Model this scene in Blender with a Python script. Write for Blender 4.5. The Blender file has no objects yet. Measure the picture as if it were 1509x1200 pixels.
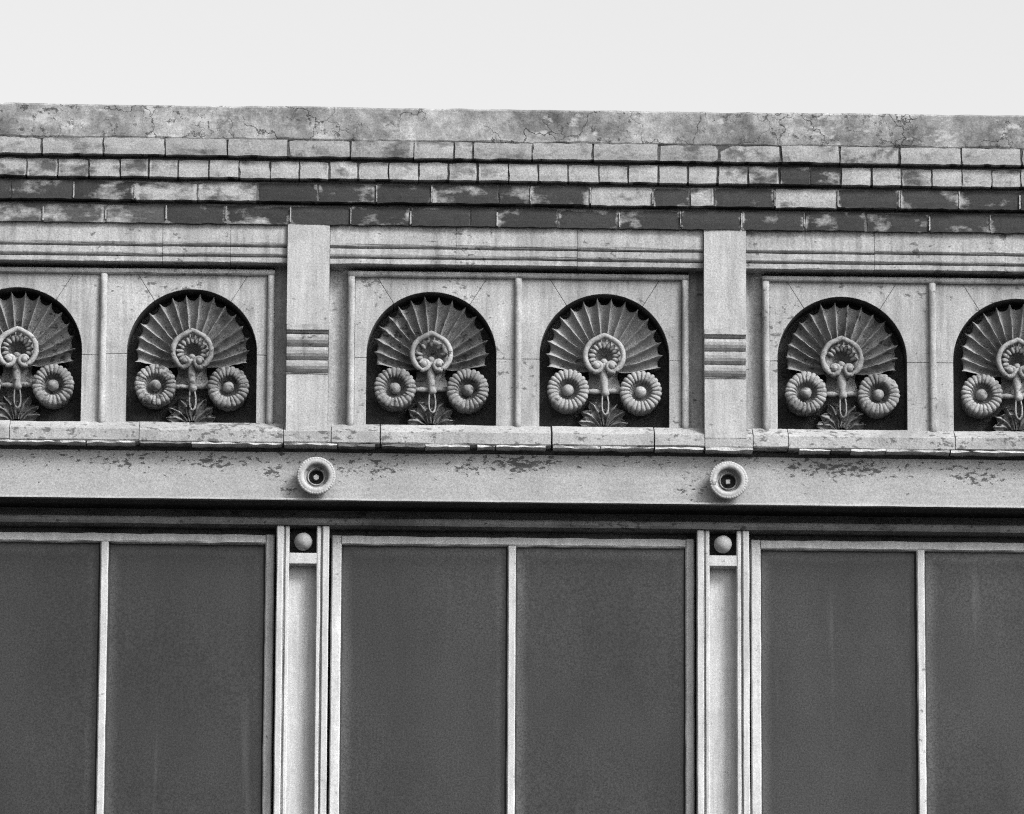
import bpy, bmesh, math, random
from mathutils import Vector, Matrix, noise as mnoise

# ------------------------------------------------------------------ camera, sky, sun, exposure
scene = bpy.context.scene
COL = scene.collection
R_ = math.radians
PITCH, YAW, ROLL, DIST = R_(14.0), R_(1.5), 0.005, 25.0
fwd = Vector((math.sin(YAW)*math.cos(PITCH), math.cos(YAW)*math.cos(PITCH), math.sin(PITCH)))
rt = Vector((math.cos(YAW), -math.sin(YAW), 0))
up = rt.cross(fwd)
rt2 = rt*math.cos(ROLL) + up*math.sin(ROLL)
up2 = up*math.cos(ROLL) - rt*math.sin(ROLL)
cam_d = bpy.data.cameras.new('camera')
cam = bpy.data.objects.new('camera', cam_d)
COL.objects.link(cam)
m = Matrix((rt2, up2, -fwd)).transposed().to_4x4()
m.translation = -fwd*DIST
cam.matrix_world = m
cam_d.sensor_width = 36
cam_d.lens = 255.65
cam_d.clip_start = 0.5
cam_d.clip_end = 3000
scene.camera = cam

SUN_EL, SUN_AZ = R_(40), R_(47)          # azimuth measured from straight in front of the wall towards the right
world = bpy.data.worlds.new('World')
scene.world = world
world.use_nodes = True
wn = world.node_tree
wn.nodes.clear()
sky = wn.nodes.new('ShaderNodeTexSky')
sky.sky_type = 'NISHITA'
sky.sun_disc = False
sky.sun_elevation = SUN_EL
sky.sun_rotation = math.pi - SUN_AZ
sky.air_density = 1.0
sky.dust_density = 5.0
sky.ozone_density = 1.0
bw = wn.nodes.new('ShaderNodeRGBToBW')     # panchromatic black and white film
bg = wn.nodes.new('ShaderNodeBackground')
bg.inputs['Strength'].default_value = 0.115
wo = wn.nodes.new('ShaderNodeOutputWorld')
wn.links.new(sky.outputs[0], bw.inputs[0])
wn.links.new(bw.outputs[0], bg.inputs['Color'])
wn.links.new(bg.outputs[0], wo.inputs['Surface'])

sun_d = bpy.data.lights.new('sun', 'SUN')
sun_d.energy = 1.5
sun_d.angle = R_(16)
sun_d.color = (1, 1, 1)
sun = bpy.data.objects.new('sun', sun_d)
COL.objects.link(sun)
sdir = Vector((math.sin(SUN_AZ)*math.cos(SUN_EL), -math.cos(SUN_AZ)*math.cos(SUN_EL), math.sin(SUN_EL)))
sun.rotation_euler = sdir.to_track_quat('Z', 'Y').to_euler()

scene.view_settings.view_transform = 'Standard'
scene.view_settings.look = 'None'
scene.view_settings.exposure = 1.74
scene.view_settings.gamma = 1.0
scene.view_settings.use_curve_mapping = False
scene.cycles.max_bounces = 8
scene.cycles.use_denoising = False          # the leftover noise reads as the grain of fast film
scene.cycles.filter_width = 1.2

# ------------------------------------------------------------------ materials
ALBEDO = .425                               # the whole front is dull grey with soot, the print is exposed for it
class NT:
    def __init__(s, name):
        s.m = bpy.data.materials.new(name)
        s.m.use_nodes = True
        s.t = s.m.node_tree
        s.t.nodes.clear()
        s.out = s.t.nodes.new('ShaderNodeOutputMaterial')
        s.b = s.t.nodes.new('ShaderNodeBsdfPrincipled')
        s.t.links.new(s.b.outputs[0], s.out.inputs['Surface'])
        s.pos = s.t.nodes.new('ShaderNodeNewGeometry').outputs['Position']
    def lk(s, a, b): s.t.links.new(a, b)
    def inp(s, sock, v):
        if isinstance(v, (int, float)): sock.default_value = v
        elif isinstance(v, tuple): sock.default_value = v
        else: s.lk(v, sock)
    def math(s, op, a, b=None, c=None, clamp=False):
        n = s.t.nodes.new('ShaderNodeMath'); n.operation = op; n.use_clamp = clamp
        s.inp(n.inputs[0], a)
        if b is not None: s.inp(n.inputs[1], b)
        if c is not None: s.inp(n.inputs[2], c)
        return n.outputs[0]
    def vec(s, sx, sy, sz, off=(0, 0, 0), src=None):
        n = s.t.nodes.new('ShaderNodeVectorMath'); n.operation = 'MULTIPLY_ADD'
        s.lk(src or s.pos, n.inputs[0]); n.inputs[1].default_value = (sx, sy, sz); n.inputs[2].default_value = off
        return n.outputs[0]
    def noise(s, scale, detail=3, rough=.5, vec=None, dist=0.0):
        n = s.t.nodes.new('ShaderNodeTexNoise')
        n.inputs['Scale'].default_value = scale; n.inputs['Detail'].default_value = detail
        n.inputs['Roughness'].default_value = rough; n.inputs['Distortion'].default_value = dist
        s.lk(vec or s.pos, n.inputs['Vector'])
        return n.outputs['Fac']
    def rng(s, v, a, b, c, d, smooth=False):
        n = s.t.nodes.new('ShaderNodeMapRange')
        if smooth: n.interpolation_type = 'SMOOTHSTEP'
        s.inp(n.inputs[0], v)
        for i, q in enumerate((a, b, c, d)): s.inp(n.inputs[i+1], q)
        return n.outputs[0]
    def mix(s, f, a, b):
        n = s.t.nodes.new('ShaderNodeMix'); n.data_type = 'FLOAT'
        s.inp(n.inputs[0], f); s.inp(n.inputs[2], a); s.inp(n.inputs[3], b)
        return n.outputs[0]
    def axis(s, i, src=None):
        n = s.t.nodes.new('ShaderNodeSeparateXYZ'); s.lk(src or s.pos, n.inputs[0]); return n.outputs[i]
    def grey(s, v):
        v = s.math('MULTIPLY', v, ALBEDO)
        n = s.t.nodes.new('ShaderNodeCombineColor')
        for i in range(3): s.inp(n.inputs[i], v)
        s.lk(n.outputs[0], s.b.inputs['Base Color'])
    def bump(s, h, strength=.4, dist=.002):
        n = s.t.nodes.new('ShaderNodeBump'); n.inputs['Strength'].default_value = strength; n.inputs['Distance'].default_value = dist
        s.lk(h, n.inputs['Height']); s.lk(n.outputs[0], s.b.inputs['Normal'])
    def rough(s, r, spec=.3):
        s.inp(s.b.inputs['Roughness'], r); s.b.inputs['Specular IOR Level'].default_value = spec

def mat_stone(name, base, grain=.26, mott=.16, streak=.08, spots=.66, spot_col=.12, seed=0., rgh=.8, bump=.35, blotch=None, soot=0.):
    t = NT(name)
    o = (seed*3.7, seed*1.9, seed*5.3)
    big = t.rng(t.noise(4.5, 5, .6, t.vec(1, 1, 1, o)), .3, .7, 1-mott, 1+mott)
    gr = t.rng(t.noise(185, 2, .7), .32, .68, 1-grain, 1+grain)
    mid = t.rng(t.noise(38, 4, .6, t.vec(1, 1, 1, o)), .3, .7, .93, 1.07)
    st = t.rng(t.noise(1, 4, .6, t.vec(60, 30, 4, o)), .3, .7, 1-streak, 1+streak)
    v = t.math('MULTIPLY', t.math('MULTIPLY', big, gr), t.math('MULTIPLY', mid, st))
    v = t.math('MULTIPLY', v, base)
    sp = t.noise(34, 6, .65, t.vec(1, 1, 1.5, o))
    zone = t.rng(t.noise(3.1, 2, .5, t.vec(1, 1, 1, (o[1], o[2], o[0]))), .4, .7, -.05, .06)
    spm = t.rng(t.math('ADD', sp, zone), spots, spots+.05, 0, 1)
    v = t.mix(t.math('MULTIPLY', spm, .85), v, spot_col)
    if soot:                                # runs of soot washed down the face
        sr = t.noise(1, 5, .62, t.vec(24, 12, 3.2, (o[1], o[0], o[2])))
        v = t.math('MULTIPLY', v, t.rng(sr, .50, .72, 1, 1-soot))
    if blotch:                              # a soot coat with its own ragged outline
        bm_ = t.rng(t.noise(blotch[0], 6, .65, t.vec(1, 1, 1, (o[2], o[0], o[1]))), blotch[1], blotch[1]+.14, 0, 1)
        v = t.mix(t.math('MULTIPLY', bm_, blotch[3]), v, blotch[2])
    t.grey(v)
    t.rough(rgh, .25)
    h = t.math('ADD', t.noise(150, 4, .6), t.math('MULTIPLY', t.noise(26, 4, .6), 1.5))
    t.bump(h, bump, .002)
    return t.m

M = {}
M['stone'] = mat_stone('painted_stone', .49, seed=1, mott=.22, spots=.615, spot_col=.12, blotch=(7, .58, .27, .55), streak=.14, soot=.42)
M['pilaster'] = mat_stone('painted_stone_smooth', .53, seed=2, spots=.66, spot_col=.2, streak=.14, soot=.25)
M['sill'] = mat_stone('weathered_sill_stone', .46, seed=3, spots=.555, spot_col=.11, mott=.25, bump=.6, blotch=(13, .58, .2, .6))
M['strip'] = mat_stone('bare_white_mortar', .62, seed=4, spots=.62, spot_col=.25, bump=.7)
M['ornament'] = mat_stone('sooty_terracotta', .35, seed=5, grain=.25, mott=.3, spots=.56, spot_col=.05, bump=.9, blotch=(11, .52, .09, .7))
M['ornament_clean'] = mat_stone('cleaner_terracotta', .42, seed=6, grain=.22, mott=.25, spots=.60, spot_col=.07, bump=.8, blotch=(11, .57, .12, .6))
M['niche'] = mat_stone('soot_and_shade_stone', .085, seed=7, grain=.3, mott=.4, spots=.6, spot_col=.03, bump=.8, blotch=(10, .52, .20, .6))
M['window'] = mat_stone('white_window_paint', .66, seed=8, grain=.18, mott=.14, streak=.16, spots=.66, spot_col=.2, blotch=(16, .64, .38, .6))
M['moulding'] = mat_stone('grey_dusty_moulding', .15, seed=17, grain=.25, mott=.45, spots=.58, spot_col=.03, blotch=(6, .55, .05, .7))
M['shade_dark'] = mat_stone('near_black_shade', .05, seed=9, grain=.25, mott=.4, spots=.6, spot_col=.03)  # near-black tone that paints shade under the beam and in recesses
M['rosette'] = mat_stone('painted_cast_iron', .50, seed=10, grain=.2, mott=.25, spots=.61, spot_col=.12)
M['mortar'] = mat_stone('old_mortar', .10, seed=11, grain=.3, mott=.3, spots=.55, spot_col=.06, bump=1)  # dark joints, toned lower still to paint shade into the recessed beds
M['mortar_pale'] = mat_stone('grey_mortar', .16, seed=16, grain=.3, mott=.4, spots=.55, spot_col=.05, bump=1)
M['smear'] = mat_stone('lime_smear', .42, seed=15, grain=.3, mott=.4, spots=.55, spot_col=.10, bump=.8)
M['plain_wall'] = mat_stone('lower_brick', .2, seed=12)
M['asphalt'] = mat_stone('asphalt', .10, seed=13)
M['pavement'] = mat_stone('worn_concrete_pavement', .22, seed=14)

def mat_beam():
    t = NT('peeling_beam_paint')
    big = t.rng(t.noise(3.5, 5, .6), .3, .7, .86, 1.1)
    gr = t.rng(t.noise(185, 2, .7), .32, .68, .74, 1.26)
    st = t.rng(t.noise(1, 5, .65, t.vec(9, 9, 90)), .3, .7, .9, 1.08)
    v = t.math('MULTIPLY', t.math('MULTIPLY', big, gr), t.math('MULTIPLY', st, .44))
    fl = t.noise(1, 7, .66, t.vec(40, 40, 84, (3.1, 0, 8.2)), .3)
    # flaking gathers where the sill above lets the water through
    z = t.axis(2)
    wet = t.rng(z, -.335, -.185, -.075, .035)
    acc = None
    for (cx, cz, rx, rz, a) in ((.02, -.215, .12, .035, .17), (-.50, -.235, .14, .035, .13), (1.13, -.215, .20, .035, .14),
                                (-1.02, -.215, .09, .03, .13), (-.81, -.245, .06, .04, .12), (-.13, -.222, .09, .025, .12),
                                (.62, -.30, .09, .05, .12), (-.77, -.31, .05, .04, .15), (-1.34, -.22, .12, .03, .08), (1.6, -.24, .12, .04, .12)):
        n = t.t.nodes.new('ShaderNodeVectorMath'); n.operation = 'LENGTH'
        t.lk(t.vec(1/rx, 0, 1/rz, (-cx/rx, 0, -cz/rz)), n.inputs[0])
        g = t.rng(n.outputs['Value'], 0, 1.5, a, 0, True)
        acc = g if acc is None else t.math('MAXIMUM', acc, g)
    tot = t.math('ADD', t.math('ADD', fl, wet), acc)
    msk = t.rng(tot, .615, .65, 0, 1)
    v = t.mix(t.math('MULTIPLY', msk, .93), v, .04)
    t.grey(v)
    t.rough(.6, .35)
    t.bump(t.math('ADD', t.math('MULTIPLY', msk, -1.2), t.noise(60, 4, .6)), .5, .002)
    return t.m
M['beam'] = mat_beam()

def mat_parge():
    t = NT('weathered_parging')
    big = t.rng(t.noise(5, 6, .62, t.vec(1, 1, 1.3, (1.3, 0, 2.2))), .32, .68, .38, 1.45)
    mid = t.rng(t.noise(26, 7, .74), .3, .7, .52, 1.38)
    gr = t.rng(t.noise(185, 2, .7), .32, .68, .75, 1.25)
    st = t.rng(t.noise(1, 4, .6, t.vec(45, 20, 5)), .3, .7, .9, 1.1)
    v = t.math('MULTIPLY', t.math('MULTIPLY', big, gr), t.math('MULTIPLY', mid, t.math('MULTIPLY', st, .36)))
    lite = t.rng(t.noise(11, 5, .6, t.vec(1, 1, 2, (7, 1, 3))), .58, .66, 0, 1)
    v = t.mix(t.math('MULTIPLY', lite, .85), v, .60)
    n = t.t.nodes.new('ShaderNodeTexVoronoi'); n.feature = 'DISTANCE_TO_EDGE'; n.inputs['Scale'].default_value = 5.2
    w = t.t.nodes.new('ShaderNodeTexNoise'); w.inputs['Scale'].default_value = 16; w.inputs['Detail'].default_value = 5
    t.lk(t.pos, w.inputs['Vector'])
    mx = t.t.nodes.new('ShaderNodeVectorMath'); mx.operation = 'MULTIPLY_ADD'
    t.lk(w.outputs['Color'], mx.inputs[0]); mx.inputs[1].default_value = (.16, .16, .16); t.lk(t.pos, mx.inputs[2])
    t.lk(mx.outputs[0], n.inputs['Vector'])
    crk = t.rng(n.outputs['Distance'], .004, .016, 1, 0)
    crk = t.math('MULTIPLY', crk, t.rng(t.noise(2.6, 2), .5, .58, 0, 1))
    pit = t.rng(t.noise(40, 6, .68, t.vec(1, 1, 1, (9, 4, 1))), .585, .64, 0, 1)
    pit = t.math('MULTIPLY', pit, t.rng(t.noise(3.2, 3, .6, t.vec(1, 1, 1, (2, 8, 6))), .40, .56, 0, 1))
    v = t.mix(t.math('MULTIPLY', t.math('MAXIMUM', crk, pit), .8), v, .07)
    t.grey(v)
    t.rough(.9, .2)
    h = t.math('ADD', t.noise(30, 6, .65), t.math('MULTIPLY', t.math('MAXIMUM', crk, pit), -1.3))
    t.bump(h, .7, .004)
    return t.m
M['parge'] = mat_parge()

def mat_brick():
    # object colour r: how much of the old white coat is left on that brick; g: base grey of the brick; b: speckle
    t = NT('brick_with_old_whitewash')
    oi = t.t.nodes.new('ShaderNodeObjectInfo')
    sp = t.t.nodes.new('ShaderNodeSeparateColor'); t.lk(oi.outputs['Color'], sp.inputs[0])
    n1 = t.noise(1, 6, .62, t.vec(9, 9, 17, (5, 2, 1)))
    gx = t.axis(0, t.t.nodes.new('ShaderNodeTexCoord').outputs['Generated'])
    endd = t.math('MULTIPLY', t.math('ABSOLUTE', t.math('SUBTRACT', gx, .5)), 2)
    resid = t.math('MULTIPLY', t.rng(endd, .84, 1.0, 0, .30), t.rng(t.noise(9, 2, .5, t.vec(1, 1, .6, (3, 7, 2))), .42, .58, 0, 1))
    n1 = t.math('ADD', n1, t.math('MULTIPLY', resid, t.rng(t.noise(55, 4, .6), .35, .65, .4, 1.2)))
    cov = t.rng(t.math('ADD', n1, sp.outputs[0]), .94, 1.10, 0, 1)
    gr = t.rng(t.noise(185, 2, .7), .32, .68, .72, 1.28)
    rough_streak = t.rng(t.noise(1, 4, .6, t.vec(30, 30, 160)), .3, .7, .88, 1.12)
    dark = t.math('MULTIPLY', t.math('MULTIPLY', gr, rough_streak), sp.outputs[1])
    wh = t.math('MULTIPLY', t.math('MULTIPLY', gr, t.rng(t.noise(22, 5, .6), .3, .7, .8, 1.12)), oi.outputs['Alpha'])
    soot = t.noise(30, 7, .7, t.vec(1, 1, 1, (1, 6, 9)))
    szone = t.rng(t.noise(5, 3, .6, t.vec(1, 1, 2, (4, 4, 2))), .35, .65, -.12, .12)
    sm = t.rng(t.math('ADD', t.math('ADD', soot, szone), sp.outputs[2]), .76, .90, 0, 1)
    wh = t.mix(t.math('MULTIPLY', sm, .85), wh, .09)
    v = t.mix(cov, dark, wh)
    t.grey(v)
    t.rough(.85, .2)
    t.bump(t.math('ADD', t.math('MULTIPLY', cov, .7), t.noise(90, 5, .65)), .6, .002)
    return t.m
M['brick'] = mat_brick()

def mat_glass():
    t = NT('dusty_window_glass')
    tc = t.t.nodes.new('ShaderNodeTexCoord').outputs['Generated']
    x, z = t.axis(0, tc), t.axis(2, tc)
    ex = t.math('MINIMUM', x, t.math('SUBTRACT', 1, x))
    ez = t.math('MULTIPLY', t.math('SUBTRACT', 1, z), 2.2)
    d = t.math('MINIMUM', ex, ez)
    wob = t.math('MULTIPLY', t.math('SUBTRACT', t.noise(5, 3), .5), .05)
    dust = t.rng(t.math('ADD', d, wob), .0, .085, 1, 0, True)
    gr = t.rng(t.noise(175, 2, .7), .32, .68, .45, 1.55)
    big = t.rng(t.noise(2.2, 4, .6, t.vec(1.5, 1, .7)), .32, .68, .75, 1.25)
    rn = t.t.nodes.new('ShaderNodeObjectInfo').outputs['Random']
    base = t.math('MULTIPLY', t.math('MULTIPLY', gr, big), t.math('MULTIPLY', t.mix(dust, .042, .10), t.rng(rn, 0, 1, .8, 1.25)))
    drip = t.rng(t.noise(1, 3, .5, t.vec(16, 1, 1.1, (2, 0, 5))), .66, .75, 0, .03)
    t.grey(t.math('ADD', base, drip))
    t.rough(.32, .22)
    t.bump(t.noise(1.6, 2), .15, .02)
    return t.m
M['glass'] = mat_glass()

# ------------------------------------------------------------------ mesh helpers
class MB:
    def __init__(s): s.v, s.f, s.sm = [], [], []
    def add(s, vs, fs, smooth=False):
        o = len(s.v); s.v += [tuple(p) for p in vs]
        for q in fs: s.f.append(tuple(i+o for i in q)); s.sm.append(smooth)
    def box(s, x0, x1, y0, y1, z0, z1):
        s.add([(x0, y0, z0), (x1, y0, z0), (x1, y1, z0), (x0, y1, z0), (x0, y0, z1), (x1, y0, z1), (x1, y1, z1), (x0, y1, z1)],
              [(0, 3, 2, 1), (4, 5, 6, 7), (0, 1, 5, 4), (1, 2, 6, 5), (2, 3, 7, 6), (3, 0, 4, 7)])
    def prism(s, prof, a, b, axis='x', step=None, jit=0., seed=0., smooth=False, jf=9.):
        """profile swept along x (prof = (y,z)) or z (prof = (x,y)); closed, with end caps; edges wander by jit"""
        n = max(1, int(abs(b-a)/step)) if step else 1
        k = len(prof); vs = []; fs = []
        for i in range(n+1):
            q = a+(b-a)*i/n
            for j, (p0, p1) in enumerate(prof):
                d0 = d1 = 0
                if jit:
                    d0 = jit*mnoise.noise(Vector((q*jf+seed, p0*30+j*3.1, seed*2)))
                    d1 = jit*mnoise.noise(Vector((q*jf+seed+50, p1*30+j*1.7, seed*2)))
                vs.append((q, p0+d0, p1+d1) if axis == 'x' else (p0+d0, p1+d1, q))
        for i in range(n):
            for j in range(k):
                A, B = i*k+j, i*k+(j+1) % k
                fs.append((A, B, B+k, A+k))
        s.add(vs, fs, smooth)
        s.add(vs[:k], [tuple(range(k))[::-1]]); s.add(vs[-k:], [tuple(range(k))])
    def tube(s, path, rad, n=8, cap=True):
        path = [Vector(p) for p in path]; vs = []; fs = []
        m_ = len(path)
        if isinstance(rad, (int, float)): rad = [rad]*m_
        ref = Vector((0, 1, 0))
        for i, p in enumerate(path):
            tg = (path[min(i+1, m_-1)]-path[max(i-1, 0)]).normalized()
            a = tg.cross(ref)
            if a.length < 1e-4: a = tg.cross(Vector((1, 0, 0)))
            a.normalize(); b = a.cross(tg)
            for j in range(n):
                th = 2*math.pi*j/n
                vs.append(p+(a*math.cos(th)+b*math.sin(th))*rad[i])
        for i in range(m_-1):
            for j in range(n):
                A, B = i*n+j, i*n+(j+1) % n
                fs.append((A, B, B+n, A+n))
        if cap:
            fs.append(tuple(range(n))[::-1]); fs.append(tuple(range((m_-1)*n, m_*n)))
        s.add(vs, fs, True)
    def ball(s, c, r, nu=16, nv=10, sq=(1, 1, 1)):
        vs = []; fs = []
        for i in range(nv+1):
            ph = math.pi*i/nv
            for j in range(nu):
                th = 2*math.pi*j/nu
                vs.append((c[0]+r*sq[0]*math.sin(ph)*math.cos(th), c[1]+r*sq[1]*math.cos(ph), c[2]+r*sq[2]*math.sin(ph)*math.sin(th)))
        for i in range(nv):
            for j in range(nu):
                A, B = i*nu+j, i*nu+(j+1) % nu
                fs.append((A, B, B+nu, A+nu))
        s.add(vs, fs, True)
    def lathe_y(s, prof, c, n=48, mod=None):
        """prof = (radius, y) turned about the y axis through c; mod(th, i, r, y) -> r, y"""
        vs = []; fs = []; k = len(prof)
        for j in range(n):
            th = 2*math.pi*j/n
            for i, (r, y) in enumerate(prof):
                if mod: r, y = mod(th, i, r, y)
                vs.append((c[0]+r*math.cos(th), c[1]+y, c[2]+r*math.sin(th)))
        for j in range(n):
            for i in range(k-1):
                A, B = j*k+i, ((j+1) % n)*k+i
                fs.append((A, A+1, B+1, B))
        s.add(vs, fs, True)
    def rough(s, amp, sc, seed):
        o = Vector((seed*7.3, seed*3.1, seed*5.7)); q = []
        for p in s.v:
            d = mnoise.noise_vector(Vector(p)*sc+o)*amp
            q.append((p[0]+d.x, p[1]+d.y, p[2]+d.z))
        s.v = q
    def mesh(s, name, bevel=0.):
        me = bpy.data.meshes.new(name)
        me.from_pydata(s.v, [], s.f)
        me.polygons.foreach_set('use_smooth', s.sm)
        b = bmesh.new(); b.from_mesh(me)
        bmesh.ops.remove_doubles(b, verts=b.verts, dist=1e-6)
        if bevel:
            ed = [e for e in b.edges if len(e.link_faces) == 2 and e.calc_face_angle(0) > .6]
            bmesh.ops.bevel(b, geom=ed, offset=bevel, segments=2, affect='EDGES', profile=.6, clamp_overlap=True)
        bmesh.ops.recalc_face_normals(b, faces=b.faces)
        b.to_mesh(me); b.free()
        return me
    def build(s, name, mat, parent=None, bevel=0., label=None):
        return link(name, s.mesh(name, bevel), mat, parent, label)

def link(name, me, mat, parent=None, label=None):
    o = bpy.data.objects.new(name, me)
    COL.objects.link(o)
    if mat and not me.materials: me.materials.append(M[mat])
    if parent: o.parent = parent
    if label: o['label'] = label
    return o

def empty(name, parent=None, label=None, loc=(0, 0, 0)):
    o = bpy.data.objects.new(name, None)
    o.location = loc; o.empty_display_size = .1
    COL.objects.link(o)
    if parent: o.parent = parent
    if label: o['label'] = label
    return o

def poly_prism(pts, y0, y1, name, mat, parent, bev=.0016, niche=None):
    n = len(pts); b = MB()
    b.v = [(x, y0, z) for x, z in pts]+[(x, y1, z) for x, z in pts]
    b.f = [tuple(range(n)), tuple(range(2*n-1, n-1, -1))]+[(i, i+n, (i+1) % n+n, (i+1) % n) for i in range(n)]
    b.sm = [False]*len(b.f)
    o = b.build(name, mat, parent, bev)
    if niche is not None:                   # inside of the niche darkened like its sooty back, to deepen its shade
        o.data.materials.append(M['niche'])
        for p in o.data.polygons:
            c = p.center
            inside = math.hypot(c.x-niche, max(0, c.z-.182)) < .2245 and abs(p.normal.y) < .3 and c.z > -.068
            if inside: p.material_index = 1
    return o

rnd = random.Random(7)
X0, X1 = -2.16, 2.18                      # the run of facade that is built
GROUND = -7.65

# ------------------------------------------------------------------ ground
g = MB(); g.box(-400, 400, -400, -3.2, GROUND-.4, GROUND)
o = g.build('street', 'asphalt'); o['kind'] = 'structure'; o['label'] = 'dark asphalt street in front of the building'
g = MB(); g.box(-400, 400, -3.2, 400, GROUND-.4, GROUND+.13)
o = g.build('pavement', 'pavement', bevel=.02); o['kind'] = 'structure'; o['label'] = 'pale concrete pavement at the foot of the building'

# ------------------------------------------------------------------ the building
BLD = empty('building', loc=(0, 0, 0))
BLD['label'] = 'weathered building front with shell niches below corbelled brick and a row of windows'
BLD['category'] = 'building'

# core behind everything and the plain storey below the windows
w = MB(); w.box(X0+.02, X1-.02, .19, 7.5, GROUND+.1, .98); w.build('core_wall', 'plain_wall', BLD)
w = MB(); w.box(X0+.01, X1-.01, -.03, .188, GROUND+.1, -1.86); w.build('lower_wall', 'plain_wall', BLD, .01)
w = MB(); w.prism([(-.09, -1.86), (-.09, -1.80), (.05, -1.775), (.187, -1.775), (.187, -1.86)], X0, X1, step=.3, jit=.002); w.build('window_sill', 'window', BLD)

# parged parapet above the brick
def parapet():
    nx, nz = 240, 16
    z0, z1, y = .9045, 1.0275, -.134
    vs = []; fs = []
    for i in range(nx+1):
        x = X0+(X1-X0)*i/nx
        top = z1+.004*mnoise.noise(Vector((x*2.1, 3, 1)))+.003*mnoise.noise(Vector((x*13, 5, 2)))
        bot = z0+.009*mnoise.noise(Vector((x*7, 9, 4)))+.005*mnoise.noise(Vector((x*40, 2, 4)))
        for j in range(nz+1):
            t = j/nz; z = bot+(top-bot)*t
            d = .004*mnoise.fractal(Vector((x*6, 1.5, z*6)), .9, 2.1, 4)
            d += .004 if j == 0 else 0
            d += .007 if j == nz else 0
            vs.append((x, y+d, z))
        vs.append((x, .16, top+.03))
        vs.append((x, .16, bot-.05))
    k = nz+3
    for i in range(nx):
        for j in range(k):
            A, B = i*k+j, i*k+(j+1) % k
            fs.append((A, A+k, B+k, B))
    b = MB(); b.add(vs, fs, False)
    b.add(vs[:k], [tuple(range(k))]); b.add(vs[-k:], [tuple(range(k))[::-1]])
    b.build('parapet_wall', 'parge', BLD, label='blotched grey parging cracked and patched above the top brick course')
parapet()

# ------------------------------------------------------------------ brick courses, each corbelled out over the one below
def brick_mesh(L, H, D, seed):
    b = MB(); nx = max(3, int(L/.028))
    prof = []
    for i in range(nx+1):
        pass
    vs = []; fs = []
    # front face as a grid, slightly bowed and chipped, then sides
    nz = 3
    for i in range(nx+1):
        for j in range(nz+1):
            x = L*(i/nx-.5); z = H*(j/nz-.5)
            e = (i in (0, nx)) + (j in (0, nz))
            d = .0035 if e == 2 else .0015 if e == 1 else 0
            d += .0016*mnoise.noise(Vector((x*40+seed*9, z*40, seed)))
            x -= .0045*mnoise.noise(Vector((seed*3, z*60, 1)))*(1 if i in (0, nx) else 0)
            z += .0034*mnoise.noise(Vector((x*35, seed*5, j)))*(1 if j in (0, nz) else 0)
            vs.append((x, d, z))
    n0 = len(vs); w = nz+1
    for i in range(nx):
        for j in range(nz):
            A = i*w+j; fs.append((A, A+w, A+w+1, A+1))
    loop = [i*w for i in range(nx)]+[nx*w+j for j in range(nz)]+[i*w+nz for i in range(nx, 0, -1)]+[j for j in range(nz, 0, -1)]
    for q in loop: vs.append((vs[q][0], D, vs[q][2]))
    m_ = len(loop)
    for q in range(m_):
        a, c = loop[q], loop[(q+1) % m_]
        fs.append((a, n0+q, n0+(q+1) % m_, c))
    b.add(vs, fs, False)
    return b.mesh('brick')

def course(zb, zt, yf, joints, paint, mort_mat, label, white=None):
    """joints: x of the mortar joints left to right; paint(x) -> (coat, grey, speckle)"""
    par = MB()
    par.prism([(yf+.006, zb+.0015), (yf+.006, zt-.004), (yf+.002, zt+.001), (yf+.018, zt+.005), (yf+.018, zt+.0125), (.15, zt+.0125), (.15, zb+.0015)], X0, X1, step=.02, jit=.004, seed=zb*7)
    po = par.build('brick_course', mort_mat, BLD, label=label)
    for i in range(len(joints)-1):
        a, b = joints[i], joints[i+1]
        gap = rnd.uniform(.004, .011)
        L = b-a-gap
        me = brick_mesh(L, zt-zb, .09, rnd.random()*50)
        br = link('brick', me, 'brick', po)
        br.location = ((a+b)/2, yf+rnd.uniform(-.0025, .0025), (zb+zt)/2+rnd.uniform(-.001, .001))
        br.rotation_euler = (rnd.uniform(-.012, .012), rnd.uniform(-.004, .004), rnd.uniform(-.006, .006))
        c = paint((a+b)/2, i)
        br.color = (c[0], c[1], c[2], c[3] if len(c) > 3 else .5)
    return po

def extend(js, L, jit=.006):
    js = list(js)
    while js[0]-L > X0: js.insert(0, js[0]-L+rnd.uniform(-jit, jit))
    while js[-1]+L < X1: js.append(js[-1]+L+rnd.uniform(-jit, jit))
    js[0] = min(js[0], X0+.0) if js[0]-X0 < .03 else js[0]
    if js[0] > X0: js.insert(0, X0)
    if js[-1] < X1: js.append(X1)
    return js
C1 = extend([-1.415, -1.204, -.989, -.779, -.564, -.346, -.208, -.143, .063, .270, .499, .708, .92, 1.125], .212)
C2 = extend([-1.357, -1.261, -1.156, -1.051, -.948, -.841, -.740, -.638, -.537, -.432, -.329, -.228, -.125, -.018, .083, .188, .293, .395, .498, .600], .105, .004)
C3 = extend([-1.305, -1.092, -.882, -.676, -.473, -.283, -.052, .058, .264, .480, .609, .691, .902, 1.120, 1.332], .213)
C4 = extend([-1.405, -1.197, -.991, -.769, -.561, -.355, -.149, -.056, .153, .366, .577, .788, 1.004, 1.218, 1.438], .213)
def p1(x, i): return (.62+rnd.uniform(-.04, .04), .12, rnd.uniform(.05, .10) + (.11 if (-.75 < x < -.3 or -.2 < x < .1 or .75 < x < 1.3) else .02), rnd.uniform(.34, .44))
def p2(x, i):
    if .66 < x < .95: return (.52, .085, .0)
    if .95 < x < 1.15: return (.42, .052, 0)
    if x < -1.2: return (.56, .12, .07)
    return (.63+rnd.uniform(-.05, .05), .12, -.02)
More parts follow.
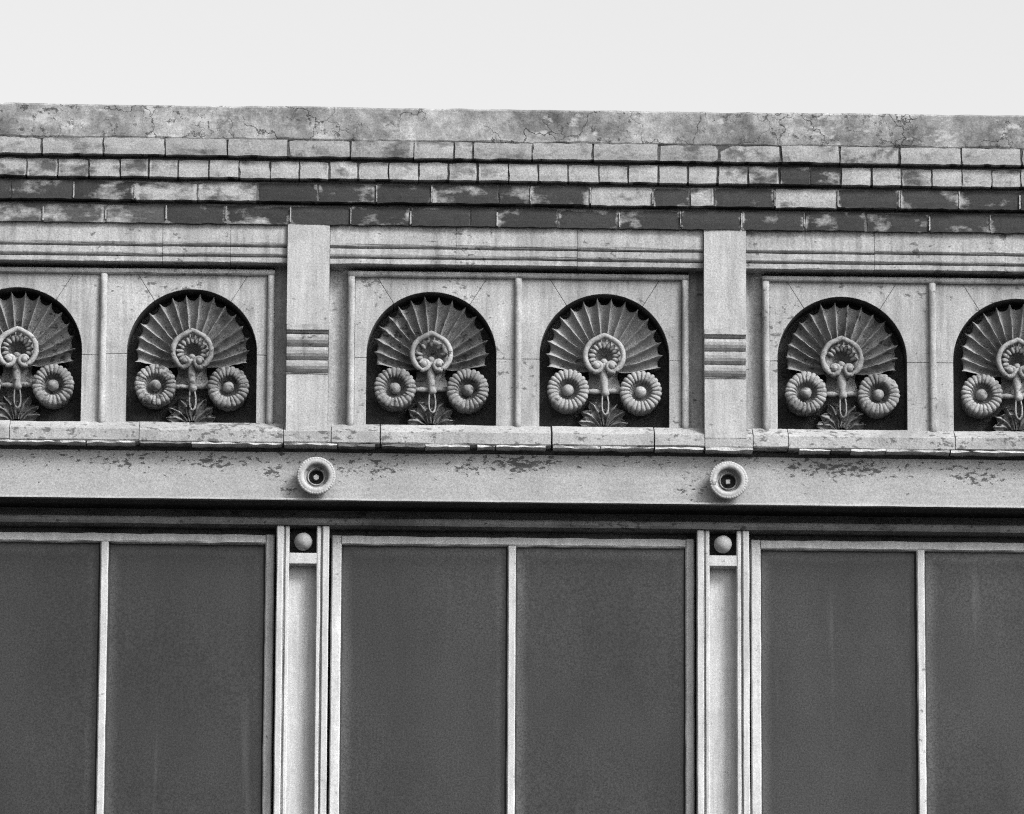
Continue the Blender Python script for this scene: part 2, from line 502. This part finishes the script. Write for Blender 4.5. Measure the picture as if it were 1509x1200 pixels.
def p3(x, i):
    if -1.25 < x < -.95: return (.54, .052, -.05)
    if .27 < x < .47: return (.64, .052, -.15)
    if .60 < x < .66: return (.60, .052, -.15)
    if .90 < x < 1.10: return (.62, .052, -.15)
    if .06 < x < .26: return (.47, .052, 0)
    return (.36+rnd.uniform(-.04, .06), rnd.uniform(.042, .06), 0)
def p4(x, i):
    if x < -1.15: return (.44, .10, 0)
    return (.33+rnd.uniform(-.04, .06), rnd.uniform(.040, .056), 0)
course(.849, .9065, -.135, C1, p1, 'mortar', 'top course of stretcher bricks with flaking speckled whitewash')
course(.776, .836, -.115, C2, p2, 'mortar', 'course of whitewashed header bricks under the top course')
course(.699, .763, -.095, C3, p3, 'mortar_pale', 'dark brick course with a few bricks still coated white')
course(.622, .686, -.075, C4, p4, 'mortar_pale', 'lowest dark brick course with white mortar joints')
# smears of white mortar at the joints of the two dark courses, each its own little lump
def smears(js, yf, zb, zt, parent, prob):
    for x in js[1:-1]:
        if rnd.random() > prob: continue
        for thin in (True,):
            h = (zt-zb)*(rnd.uniform(.75, .95) if thin else rnd.uniform(.25, .8)); w_ = rnd.uniform(.0016, .0030) if thin else rnd.uniform(.004, .011)
            cz = zb+h/2+.002 if rnd.random() < .6 else zt-h/2-.003
            xo = 0 if thin else rnd.uniform(-.008, .008)
            n = 22; sd = rnd.random()*60; vs = []
            for k in range(n):
                a = 2*math.pi*k/n
                q = 1+.7*mnoise.noise(Vector((math.cos(a)*1.7+sd, math.sin(a)*2.7, 2)))
                cs, sn = math.cos(a), math.sin(a)
                e = .35 if thin else .8
                vs.append((x+xo+w_*q*math.copysign(abs(cs)**e, cs), cz+h/2*min(1, .6+.4*q)*math.copysign(abs(sn)**e, sn)))
            poly_prism(vs, yf-.0032, yf+.008, 'mortar_smear', 'smear', parent, .0008)
crs = [o for o in BLD.children if o.name.startswith('brick_course')]
crs.sort(key=lambda o: -max(v.co.z for v in o.data.vertices))
smears(C3, -.095, .699, .763, crs[2], .6)
smears(C4, -.075, .622, .686, crs[3], .8)

# ------------------------------------------------------------------ bays
PIL = [-2.141, -.705, .7305, 2.166]        # pilaster centres
BAY = [-1.409, .020, 1.451]
NICHE = [(-1.704, 0), (-1.1025, 0), (-.2785, 1), (.3175, 1), (1.138, 2), (1.745, 2)]

def cove(yf, z0, z1, dep, hgt):
    """front edge running down from z0 to z1, the last hgt of it rolling back by dep"""
    pts = [(yf, z0)]
    for k in range(6):
        a = k/5*math.pi/2
        pts.append((yf+dep*(1-math.cos(a)), z1+hgt-hgt*math.sin(a)))
    return pts

# frieze: three fasciae stepping back
fr_prof = [(.10, .635)] + cove(-.058, .635, .546, .016, .013) + [(-.0415, .5445)] + cove(-.052, .5430, .5115, .016, .012) + [(-.0355, .5100)] + \
          cove(-.046, .5085, .4905, .003, .003) + [(.10, .4895)]
FJ = [(-2.08, [-1.80, -1.208, -.974]), (0, [-.197, .222]), (0, [1.248, 1.70])]
for bi in range(3):
    a, b = PIL[bi]+.0735, PIL[bi+1]-.0735
    po = empty('frieze_band', BLD, ['frieze of three stepped fasciae over the left bay', 'frieze of three stepped fasciae over the middle bay', 'frieze of three stepped fasciae over the right bay'][bi])
    js = [a]+FJ[bi][1]+[b]
    for i in range(len(js)-1):
        f = MB(); dz = rnd.uniform(-.0012, .0012)
        f.prism([(y+rnd.uniform(-.0004, .0004), z+dz) for y, z in fr_prof], js[i]+.0007, js[i+1]-.0007, step=.045, jit=.0016, seed=bi*5+i)
        f.build('fascia_block', 'stone', po)

# pilasters with banded middle
def groove_profile(z_top, z_bot, yf, grooves, dep=.040, hgt=.033):
    pts = [(yf, z_top)]
    for zg in grooves:
        c = cove(yf, zg+hgt, zg, dep, hgt)
        pts += c[1:]+[(yf+dep, zg-.0015), (yf, zg-.003)]
    return pts+[(yf, z_bot)]
for i, px in enumerate(PIL):
    lab = ['pilaster at the far left with three carved bands', 'left pilaster with three carved bands between the shell panels', 'right pilaster with three carved bands between the shell panels', 'pilaster at the far right with three carved bands'][i]
    po = empty('pilaster', BLD, lab)
    yf = -.070; h = .0725
    zt, zb = .2485, .0915
    b = MB(); b.prism([(.1, .64), (yf, .64), (yf, zt), (.1, zt)], px-h, px+h, step=.05, jit=.0012, seed=i); b.build('shaft_block', 'pilaster', po)
    b = MB(); b.prism([(.1, zt-.0005)]+groove_profile(zt-.0005, zb+.0005, yf-.003, [.2345, .1885, .1415, .0970])+[(.1, zb+.0005)], px-h+.001, px+h-.0012, step=.03, jit=.0016, seed=i+4); b.build('banded_block', 'stone', po)
    b = MB(); b.prism([(.1, zb), (yf, zb), (yf, -.118), (.1, -.118)], px-h+.0015, px+h-.0005, step=.05, jit=.0012, seed=i+8); b.build('shaft_block', 'pilaster', po)

# spandrel panels: arch stones, rolls and side strips
ZS, NR, ZB, ZT = .182, .2235, -.069, .474
panels = []
for bi, bc in enumerate(BAY):
    po = empty('spandrel_panel', BLD, ['left stone panel with round-headed niches and roll mouldings', 'middle stone panel with two round-headed niches and roll mouldings', 'right stone panel with round-headed niches and roll mouldings'][bi])
    panels.append(po)
    pl, pr = PIL[bi]+.0725, PIL[bi+1]-.0725
    ri = .563
    for (cx, q) in NICHE:
        if q != bi: continue
        left = cx < bc
        xl, xr = (bc-ri, bc-.0008) if left else (bc+.0008, bc+ri)
        a0 = R_(126)
        g_ = .0007
        arc = lambda s, e, n=26: [(cx+NR*math.cos(s+(e-s)*k/n), ZS+NR*math.sin(s+(e-s)*k/n)) for k in range(n+1)]
        zj = ZS-.012+rnd.uniform(-.006, .006)
        jx = .20
        ax = NR*math.cos(a0)
        poly_prism([(xl, ZB), (cx-NR, ZB), (cx-NR, zj-g_), (xl, zj-g_)], 0, .118, 'arch_stone', 'stone', po, niche=cx)
        poly_prism([(cx+NR, ZB), (xr, ZB), (xr, zj-g_), (cx+NR, zj-g_)], 0, .118, 'arch_stone', 'stone', po, niche=cx)
        yk = rnd.uniform(-.001, .001)
        poly_prism([(xl, zj+g_), (cx-NR, zj+g_)]+arc(math.pi, a0+.003)+[(cx-jx-g_, ZT), (xl, ZT)], yk, .118, 'arch_stone', 'stone', po, niche=cx)
        poly_prism([(xr, ZT), (cx+jx+g_, ZT)]+arc(math.pi-a0-.003, 0)+[(cx+NR, zj+g_), (xr, zj+g_)], -yk, .118, 'arch_stone', 'stone', po, niche=cx)
        poly_prism([(cx-jx+g_, ZT)]+arc(a0-.003, math.pi-a0+.003)+[(cx+jx-g_, ZT)], yk*.5, .118, 'arch_stone', 'stone', po, niche=cx)
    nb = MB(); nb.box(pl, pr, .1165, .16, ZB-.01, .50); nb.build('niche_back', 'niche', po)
    # rolls
    def roll_v(x, r, za, zb_, nm):
        prof = [(x+r*math.cos(a), -.006-r*math.sin(a)) for a in [math.pi*k/10 for k in range(11)]]+[(x-r, .02), (x+r, .02)]
        b = MB(); b.prism(prof, za, zb_, axis='z', step=.03, jit=.0012, seed=x, smooth=False)
        b.sm = [True]*len(b.sm)
        ob = b.build(nm, 'stone', po)
    roll_v(bc, .0125, -.085, .4545, 'roll_moulding')
    roll_v(bc-.576, .0125, -.085, .4545, 'roll_moulding')
    roll_v(bc+.576, .0125, -.085, .4545, 'roll_moulding')
    r = .0105
    prof = [(-.006-r*math.cos(a), .4655+r*math.sin(a)) for a in [-math.pi/2+math.pi*k/10 for k in range(11)]]+[(.03, .4655+r), (.03, .4655-r)]
    b = MB(); b.prism(prof, bc-.5885, bc+.5885, step=.02, jit=.0022, seed=bi+.3); b.sm = [True]*len(b.sm); b.build('roll_moulding', 'stone', po)
    b = MB(); b.box(bc-.5885, bc+.5885, .055, .09, .477, .5); b.build('head_strip', 'stone', po)
    # flat strips between the rolls and the pilasters
    for (s0, s1) in ((pl-.0, bc-.588), (bc+.588, pr)):
        b = MB(); b.box(s0, s1, .024, .105, -.08, .4985); b.build('side_strip', 'stone', po, .001)

# ------------------------------------------------------------------ palmette reliefs in the niches
def palmette(cx, seed, wear, mat, broken_cup):
    k, kv = .000506, .00052
    def P(px, py, y):                       # carving plan: px from the centre line, py up from the niche floor, in tool-marks
        return (cx+px*k, y, ZB+.004+py*kv+.25*y)
    rr = random.Random(seed)
    po = empty('palmette_relief', BLD)
    # --- fan shell
    b = MB()
    NT_ = 16; st = 12.95
    nt, nr = 12, 16
    zc = P(0, 450, .024)[2]
    vs = []; fs = []
    cols = (NT_-1)*nt+1
    chip = {i: rr.uniform(0, .02)*wear for i in range(NT_)}
    for c in range(cols):
        lob, t = divmod(c, nt)
        t = t/nt
        th = R_(-97+st*(lob+t)+ (0))
        ridge = abs(2*t-1)
        sc_ = 1-ridge**3.4
        ca = (math.cos(th)+.14)/1.14
        Rt_ = .199+.025*ca
        ch = chip[lob]*(1-t)+chip[min(lob+1, NT_-1)]*t if t < .99 else chip[min(lob+1, NT_-1)]
        Rm = Rt_-.0205*sc_*(.75+.25*ca)-ch*(ridge**3)
        side = (abs(th)/R_(97))
        for r in range(nr+1):
            s = r/nr
            r0 = .058
            rad = r0+(Rm-r0)*s
            # side ribs sweep down to the root in a curve
            tha = th*(1+.27*side**2*(1-s)**1.7)
            y = .056-.030*s**1.4
            fl = (1-ridge**2.2)*(.006+.021*math.sin(math.pi*min(1, s*.5+.3)))
            y += fl-.007*(ridge**9)*(.25+.75*s)
            y += (.006*s**6)*(1-ridge)
            vs.append((cx+rad*math.sin(tha), y, zc+rad*math.cos(tha)*1.0))
    nf = len(vs)
    for c in range(cols):                   # the back of the shell, tucked in behind the rim
        for r in (nr, nr-1):
            p = vs[c*(nr+1)+nr]
            q = (p[0]-cx, p[2]-zc)
            f_ = .985 if r == nr else .86
            vs.append((cx+q[0]*f_, p[1]+(.010 if r == nr else max(.03, .118-p[1])), zc+q[1]*f_))
    w_ = nr+1
    for c in range(cols-1):
        for r in range(nr):
            A = c*w_+r; fs.append((A, A+1, A+w_+1, A+w_))
        A, B = c*w_+nr, nf+c*2
        fs.append((A, B, B+2, A+w_)); fs.append((B, B+1, B+3, B+2))
    b.add(vs, fs, True)
    b.rough(.0016+.002*wear, 45, seed)
    # harden the ribs
    o = b.build('fan', mat, po)
    # --- omega scroll
    b = MB(); path = []; rad = []
    def vol(sg):
        pts = []
        for i in range(26):
            a = i/25
            ang = math.pi*(1.5-2.9*a); rv = 40-24*a
            pts.append((sg*(54-6*a-(-rv*math.cos(ang))*1.0), 412+rv*math.sin(ang)))
        return pts
    ring = []
    for i in range(41):
        th = R_(-148+296*i/40)
        apex = 14*max(0, 1-abs(math.degrees(th))/22)**1.3
        ring.append((-(130+apex)*math.sin(-th), 482+(126+apex)*math.cos(th)))
    L_ = []
    for i in range(20):                      # left volute from its eye outwards
        a = 1-i/19
        ang = R_(-128)+R_(300)*a; rv = 42*(1-.62*a)
        L_.append((-50+rv*math.cos(ang)*1.05-4, 412+rv*math.sin(ang)))
    left = L_
    full = left+ring+[(-p[0], p[1]) for p in reversed(left)]
    n = len(full)
    pts = []
    for i, p in enumerate(full):
        u = i/(n-1)
        y = .012 if .2 < u < .8 else .012-.006*(1-min(u, 1-u)/.2)
        pts.append(P(p[0], p[1], y))
        e = min(u, 1-u)
        rad.append((.0094 if e > .25 else .0070+.0024*e/.25)*(1+.1*rr.uniform(-1, 1)*wear))
    b.tube(pts, rad, 9)
    for sg in (-1, 1): b.ball(P(sg*52, 414, .008), .0125, 12, 8)
    b.rough(.0008+.0025*wear, 60, seed+3)
    b.build('scroll', mat if wear > .3 else 'ornament_clean', po)
    # --- beaded cup inside the scroll
    b = MB()
    c0 = P(0, 470, .03)
    prof = [(.001, .060), (.016, .056), (.028, .038), (.045, .016), (.058, .012), (.060, .05)]
    b.lathe_y(prof, (c0[0], .024, c0[2]), 36)
    nbead = 13
    for i in range(nbead):
        th = R_(-128+256*i/(nbead-1))
        if broken_cup and rr.random() < .2: continue
        p = (c0[0]+.043*math.sin(th), .026+(.007 if broken_cup else 0), c0[2]+.043*math.cos(th)+.002)
        bb = MB(); bb.ball((0, 0, 0), .0095, 10, 8, (.78, .9, 1.45))
        rot = Matrix.Rotation(th, 3, 'Y')
        bb.v = [tuple(rot @ Vector(q)+Vector(p)) for q in bb.v]
        b.add(bb.v, bb.f, True)
    b.ball((c0[0], .036, c0[2]-.016), .0135, 14, 10)
    b.rough(.001+.003*wear, 60, seed+9)
    b.build('beaded_cup', mat, po)
    # --- stem, cross bar, loop
    b = MB()
    prof = [(-6, 425, 17), (-6, 390, 20), (-4, 355, 25), (0, 310, 26), (4, 265, 20), (8, 235, 23), (10, 222, 26), (10, 205, 16)]
    b.tube([P(x, z, .030) for x, z, r in prof], [r*k*1.15 for x, z, r in prof], 10)
    w0 = [(-120, 255), (120, 255), (95, 330), (110, 400), (-110, 400), (-95, 330)]
    b.add([P(x, z, .084) for x, z in w0]+[P(x, z, .117) for x, z in w0], [(0, 1, 2, 3, 4, 5)]+[(i, i+6, (i+1) % 6+6, (i+1) % 6) for i in range(6)])
    b.rough(.001+.002*wear, 60, seed+5); b.build('stem', mat, po)
    b = MB()
    b.tube([P(x, 238+2*math.sin(x*.03), .040) for x in range(-110, 111, 20)], [(15+5*math.cos(x*.05)**2)*k for x in range(-110, 111, 20)], 10)
    b.rough(.001+.003*wear, 60, seed+6); b.build('cross_bar', mat, po)
    b = MB()
    b.tube([P(x, z, .028) for x, z in ((-8, 222), (-13, 190), (-14, 140), (-10, 105), (2, 84), (12, 80), (24, 92), (30, 120), (30, 165), (24, 200), (18, 222))],
           [5.5*k]*5+[8*k]*2+[5.5*k]*4, 8)
    b.rough(.0008, 60, seed+7); b.build('loop', mat, po)
    # --- acanthus leaf rising from the sill
    b = MB()
    lobes = [(-170, 26, -34, -6, 30), (-150, 98, -26, 2, 34), (-88, 158, -14, 6, 36), (4, 120, 2, 6, 26),
             (96, 160, 16, 6, 36), (148, 98, 26, 2, 34), (164, 30, 36, -6, 30)]
    for (tx, tz, bx, bz, wd) in lobes:
        n = 9; vs = []; fs = []
        tx += rr.uniform(-6, 6); tz += rr.uniform(-8, 8)
        for i in range(n+1):
            s = i/n
            mx_ = bx+(tx-bx)*s+ (18 if tx < 0 else -18)*math.sin(math.pi*s)*.6
            mz = bz+(tz-bz)*s+14*math.sin(math.pi*s)
            wv = 1.35*wd*(1+.2*math.sin(s*15+tx))*math.sin(math.pi*(.16+.62*s))*(1-s**7)+1.5
            dx, dz = tx-bx, tz-bz; ln = math.hypot(dx, dz); nx_, nz_ = -dz/ln, dx/ln
            yy = .066-.036*s**1.2
            for (q, yo) in ((-1, -.004), (-.6, .012), (-.16, .002), (0, -.009), (.16, 0.002), (.6, .012), (1, -.004)):
                vs.append(P(mx_+nx_*wv*q, mz+nz_*wv*q, yy+yo))
            vs.append(P(mx_, mz, .115))
        for i in range(n):
            for j in range(8):
                A, B = i*8+j, i*8+(j+1) % 8
                fs.append((A, A+8, B+8, B))
        fs.append(tuple(range(n*8, n*8+8)))
        b.add(vs, fs, True)
    b.rough(.003+.004*wear, 55, seed+8); b.build('acanthus_leaf', mat, po)
    # --- the two ribbed flowers
    for (fx, fz) in ((-246, 247), (249, 241)):
        b = MB(); NRB = 24
        c = P(fx, fz, .014)
        RM, rm = .0545, .0185
        prof = []
        n = 13
        for i in range(n):
            a = math.pi*1.15*i/(n-1)-.35
            prof.append((RM+rm*math.copysign(abs(math.cos(a))**.8, math.cos(a)), -rm*.72*math.copysign(abs(math.sin(a))**.8, math.sin(a))))
        prof = [(RM+rm*.75, .075)]+prof+[(.030, .022), (.022, .030), (.0005, .031)]
        ph = rr.uniform(0, 6); off = rr.uniform(0, 9)
        def mod(th, i, r, y, c=c):
            if 0 < i <= n:
                a = (th*NRB/(2*math.pi)+ph) % 1
                rib = 1-abs(2*a-1)**3.2
                wr = max(.15, 1-wear*1.1*max(0, .35+mnoise.noise(Vector((math.cos(th)*2+off, math.sin(th)*2, seed)))))
                d = (1-rib)*.0064*wr
                sc2 = 1-d/rm
                r = RM+(r-RM)*sc2; y = y*sc2+d*.25
            return r, y
        b.lathe_y(prof, c, NRB*8, mod)
        b.ball((c[0], c[1]+.010, c[2]), .0205, 18, 12)
        b.rough(.0009+.0035*wear, 50, seed+11+fx)
        b.build('flower', mat, po)
    return po
specs = [(-1.704, 3, .25, 'ornament', False, 'palmette relief cut off at the far left behind its round arch'),
         (-1.1025, 1, .55, 'ornament', False, 'worn palmette relief with pitted flowers, left of the left pilaster'),
         (-.2785, 2, .30, 'ornament', True, 'sooty palmette relief with beads gone from its cup, right of the left pilaster'),
         (.3175, 4, .08, 'ornament_clean', False, 'crisp pale palmette relief with clean scroll, left of the right pilaster'),
         (1.138, 5, .75, 'ornament', True, 'badly eroded palmette relief with crumbling flowers, right of the right pilaster'),
         (1.745, 6, .35, 'ornament', False, 'palmette relief cut off at the far right behind its round arch')]
for (cx, sd, wear, mt, brk, lab) in specs:
    palmette(cx, sd, wear, mt, brk)['label'] = lab

# ------------------------------------------------------------------ sill course under the panels
SILL = empty('sill_course', BLD, 'pale stone sill blocks in a row beneath the shell panels')
SJ = [X0, -1.72, -1.277, -.783, -.620, -.453, .135, .488, .660, .826, .947, 1.52, X1]
for i in range(len(SJ)-1):
    g_ = .0012 if i not in (5, 6) else .003
    b = MB(); dz = rnd.uniform(-.002, .002); dy = rnd.uniform(-.002, .002)
    b.prism([(.088, -.0685), (-.004, -.0685), (-.066+dy, -.1055+dz), (-.070+dy, -.109+dz), (-.070+dy, -.147+dz), (-.066+dy, -.1515+dz), (.088, -.1515+dz)],
            SJ[i]+g_, SJ[i+1]-g_, step=.03, jit=.0028, seed=i*3)
    b.build('sill_block', 'sill', SILL)
# thin bedding of white mortar hanging in broken lengths below the blocks
for i, (a, c) in enumerate([(-2.1, -1.46), (-1.455, -1.29), (-1.275, -1.10), (-1.097, -.79), (-.78, -.60), (-.595, -.47), (-.445, -.30), (-.297, -.145), (-.12, -.06), (-.055, .115),
                            (.14, .30), (.303, .485), (.49, .655), (.663, .825), (.985, 1.09), (1.095, 1.16), (1.162, 1.28), (1.283, 1.50), (1.505, 2.1)]):
    b = MB(); hh = rnd.uniform(.005, .009)
    b.prism([(.0, -.153), (-.073+rnd.uniform(0, .004), -.153), (-.073+rnd.uniform(0, .004), -.153-hh), (.0, -.153-hh*.8)], a, c, step=.008, jit=.0045, seed=i*2.3, jf=28)
    b.build('mortar_strip', 'strip' if i not in (2, 5, 6, 15) else 'mortar_pale', SILL)
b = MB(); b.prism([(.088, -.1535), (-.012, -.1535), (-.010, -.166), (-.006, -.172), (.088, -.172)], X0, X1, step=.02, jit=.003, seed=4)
b.build('bedding', 'mortar', SILL)  # dark tone paints the shade in the slot under the sill

# ------------------------------------------------------------------ lintel beam, rosettes, head moulding
b = MB()
b.prism([(.06, -.1735), (-.020, -.1735), (-.020, -.25), (-.020, -.334), (-.024, -.3375), (-.040, -.339), (-.042, -.3455), (-.038, -.347), (.05, -.347)], X0, X1, step=.035, jit=.0014, seed=2)
b.build('lintel_beam', 'beam', BLD, label='painted lintel beam with peeling flakes running the whole width')
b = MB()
b.box(X0, X1, -.036, .16, -.3497, -.3478); b.build('soffit_shade_sheet', 'shade_dark', BLD)  # thin dark sheet added below the beam to blacken its shaded underside
b = MB()
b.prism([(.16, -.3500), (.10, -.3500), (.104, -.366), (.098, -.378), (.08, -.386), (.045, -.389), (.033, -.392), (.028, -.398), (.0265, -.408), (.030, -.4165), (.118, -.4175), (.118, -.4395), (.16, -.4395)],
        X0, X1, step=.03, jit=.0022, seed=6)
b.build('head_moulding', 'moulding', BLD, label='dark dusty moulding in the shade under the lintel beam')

def rosette(x, z, sides, lab):
    po = empty('rosette', BLD, lab)
    y0 = -.021
    b = MB(); NB = 44
    prof = [(.050, .0), (.056, -.014), (.0645, -.034), (.0665, -.041), (.0645, -.046), (.0605, -.048), (.0585, -.0465), (.056, -.048), (.049, -.0485), (.043, -.045), (.041, -.040)]
    def mod(th, i, r, y):
        if 4 <= i <= 5:
            a = (th*NB/(2*math.pi)) % 1
            return r, y+abs(2*a-1)**2*.0018
        return r, y
    b.lathe_y(prof, (x, y0, z), NB*6, mod); b.rough(.0008, 60, x); b.build('ring', 'rosette', po)
    b = MB()
    b.lathe_y([(.0415, -.042), (.039, -.028), (.034, -.022), (.031, -.022), (.030, -.027), (.028, -.0275), (.0262, -.025), (.0255, -.004)], (x, y0, z), 64)
    b.rough(.0006, 60, x+2); b.build('cup', 'ornament', po)
    b = MB()
    b.lathe_y([(.0254, -.012), (.024, -.002), (.0005, -.001)], (x, y0, z), 40); b.build('socket', 'shade_dark', po)  # near-black tone stands for the shade of a deeper hole
    b = MB()
    n = sides
    r_ = .0105
    pts = [(x+r_*math.cos(2*math.pi*i/n+math.pi/n+.06), z+r_*math.sin(2*math.pi*i/n+math.pi/n+.06)) for i in range(n)]
    poly = [(p[0], y0-.020, p[1]) for p in pts]+[(p[0], y0-.0005, p[1]) for p in pts]
    b.add(poly, [tuple(range(n)), tuple(range(2*n-1, n-1, -1))]+[(i, i+n, (i+1) % n+n, (i+1) % n) for i in range(n)])
    b.build('bolt', 'rosette', po, .002)
    return po
rosette(-.670, -.2655, 6, 'left round cast rosette with a beaded rim on the lintel beam')
rosette(.7405, -.265, 4, 'right round cast rosette with a square bolt on the lintel beam')

# ------------------------------------------------------------------ window piers
ZW = -1.80                                   # bottom of the windows, below the picture
PIER = [-2.1505, -.709, .7315, 2.172]
for i, px in enumerate(PIER):
    lab = ['window pier at the far left with a ball over a sunk panel', 'left window pier with a ball in a square hole over a sunk panel', 'right window pier with a ball in a square hole over a sunk panel', 'window pier at the far right with a ball over a sunk panel'][i]
    po = empty('window_pier', BLD, lab)
    zt = -.4185
    hw, ih = .0895, .0468
    cxx = px-.0035
    def strip(x0, x1, y, z0, z1, nm, bev=.003, sd=0.):
        prof = [(x0, y+.003), (x0+.003, y), (x1-.003, y), (x1, y+.003), (x1, .14), (x0, .14)]
        b = MB(); b.prism(prof, z0, z1, axis='z', step=.05, jit=.0012, seed=sd+px); b.build(nm, 'window', po)
    for s in (-1, 1):
        xs = sorted((cxx+s*ih, cxx+s*(ih+.014))); strip(xs[0], xs[1], .042, ZW, zt, 'inner_moulding', sd=1)
        xs = sorted((cxx+s*(ih+.0145), cxx+s*(ih+.0195))); strip(xs[0], xs[1], .047, ZW, zt, 'quirk', sd=2)
        xs = sorted((cxx+s*(ih+.020), cxx+s*hw)); strip(xs[0], xs[1], .038, ZW, zt, 'outer_moulding', sd=3)
    b = MB(); b.box(cxx-ih-.001, cxx+ih+.001, .092, .139, ZW, -.531); b.build('sunk_panel', 'window', po)
    b = MB(); b.box(cxx-ih-.001, cxx+ih+.001, .100, .139, -.530, zt-.001); b.build('hole_back', 'shade_dark', po)  # back wall darkened to paint the shade around the ball
    dz = [0, 0, .007, .007][i]
    b = MB(); b.prism([(.044, -.549+dz), (.044, -.512+dz), (.09, -.512+dz), (.09, -.549+dz)], cxx-ih-.0005, cxx+ih+.0005, step=.02, jit=.001, seed=i); b.build('cross_bar', 'window', po, .0015)
    b = MB(); b.ball((cxx+.0005, .066, -.4695+dz*.9+.002), .0312, 28, 18); b.rough(.0012, 40, i+3.3); b.build('ball', 'rosette', po)

# ------------------------------------------------------------------ windows
WIN = [(-2.061, -.8005, [-1.392]), (-.618, .6410, [.0045]), (.8215, 2.082, [1.4095])]
for i, (xl, xr, mul) in enumerate(WIN):
    lab = ['left window with two dull grey panes and white paint', 'middle window with two dull grey panes and white paint', 'right window with two dull grey panes and white paint'][i]
    po = empty('window', BLD, lab)
    zt = -.4405
    sw = .034
    yj = .083
    def stile(x0, x1, z0, z1, nm, y=yj, sd=0., mat='window'):
        prof = [(x0, y+.005), (x0+.004, y), (x1-.004, y), (x1, y+.005), (x1, .15), (x0, .15)]
        b = MB(); b.prism(prof, z0, z1, axis='z', step=.02, jit=.0015, seed=sd, jf=13); return b.build(nm, mat, po)
    stile(xl+.004, xl+.004+sw, ZW, zt, 'frame', sd=i*7+1)
    stile(xr-sw-.006, xr-.010, ZW, zt, 'frame', sd=i*7+2)
    b = MB(); b.prism([(.15, -.442), (yj-.001, -.442), (yj-.001, -.4665), (yj+.004, -.4705), (.15, -.4705)], xl+.004+sw+.0005, xr-sw-.0065, step=.015, jit=.0030, seed=i*5, jf=14); b.build('head_rail', 'window', po)
    for mx_ in mul: stile(mx_-.0135, mx_+.0135, ZW, -.4708, 'mullion', y=yj-.002, sd=i*7+3)
    edges = [xl+.004+sw]+[q for mx_ in mul for q in (mx_-.0135, mx_+.0135)]+[xr-sw-.006]
    for j in range(0, len(edges), 2):
        x0, x1 = edges[j], edges[j+1]
        b = MB(); cx_, cz_ = (x0+x1)/2, (ZW-.4705)/2
        hx, hz = (x1-x0)/2-.0005, (-.4705-ZW)/2
        b.box(-hx, hx, -.003, .003, -hz, hz)
        o = b.build('pane', 'glass', po); o.location = (cx_, .112, cz_)
        o.rotation_euler = (rnd.uniform(-.010, .010), 0, rnd.uniform(-.008, .008))
        # dark beads at the glass edges, standing in for the frame's shadow
        for (a0, a1, c0, c1) in ((x0+.0003, x0+.006, ZW, -.471), (x1-.006, x1-.0003, ZW, -.471)):
            q = MB(); q.prism([(a0, .108), (a0, .092) if a0 < cx_ else (a0, .106), (a1, .106) if a0 < cx_ else (a1, .092), (a1, .108)], c0, c1, axis='z', step=.02, jit=.0022, seed=a0*9)
            q.build('shade_bead', 'shade_dark', po)
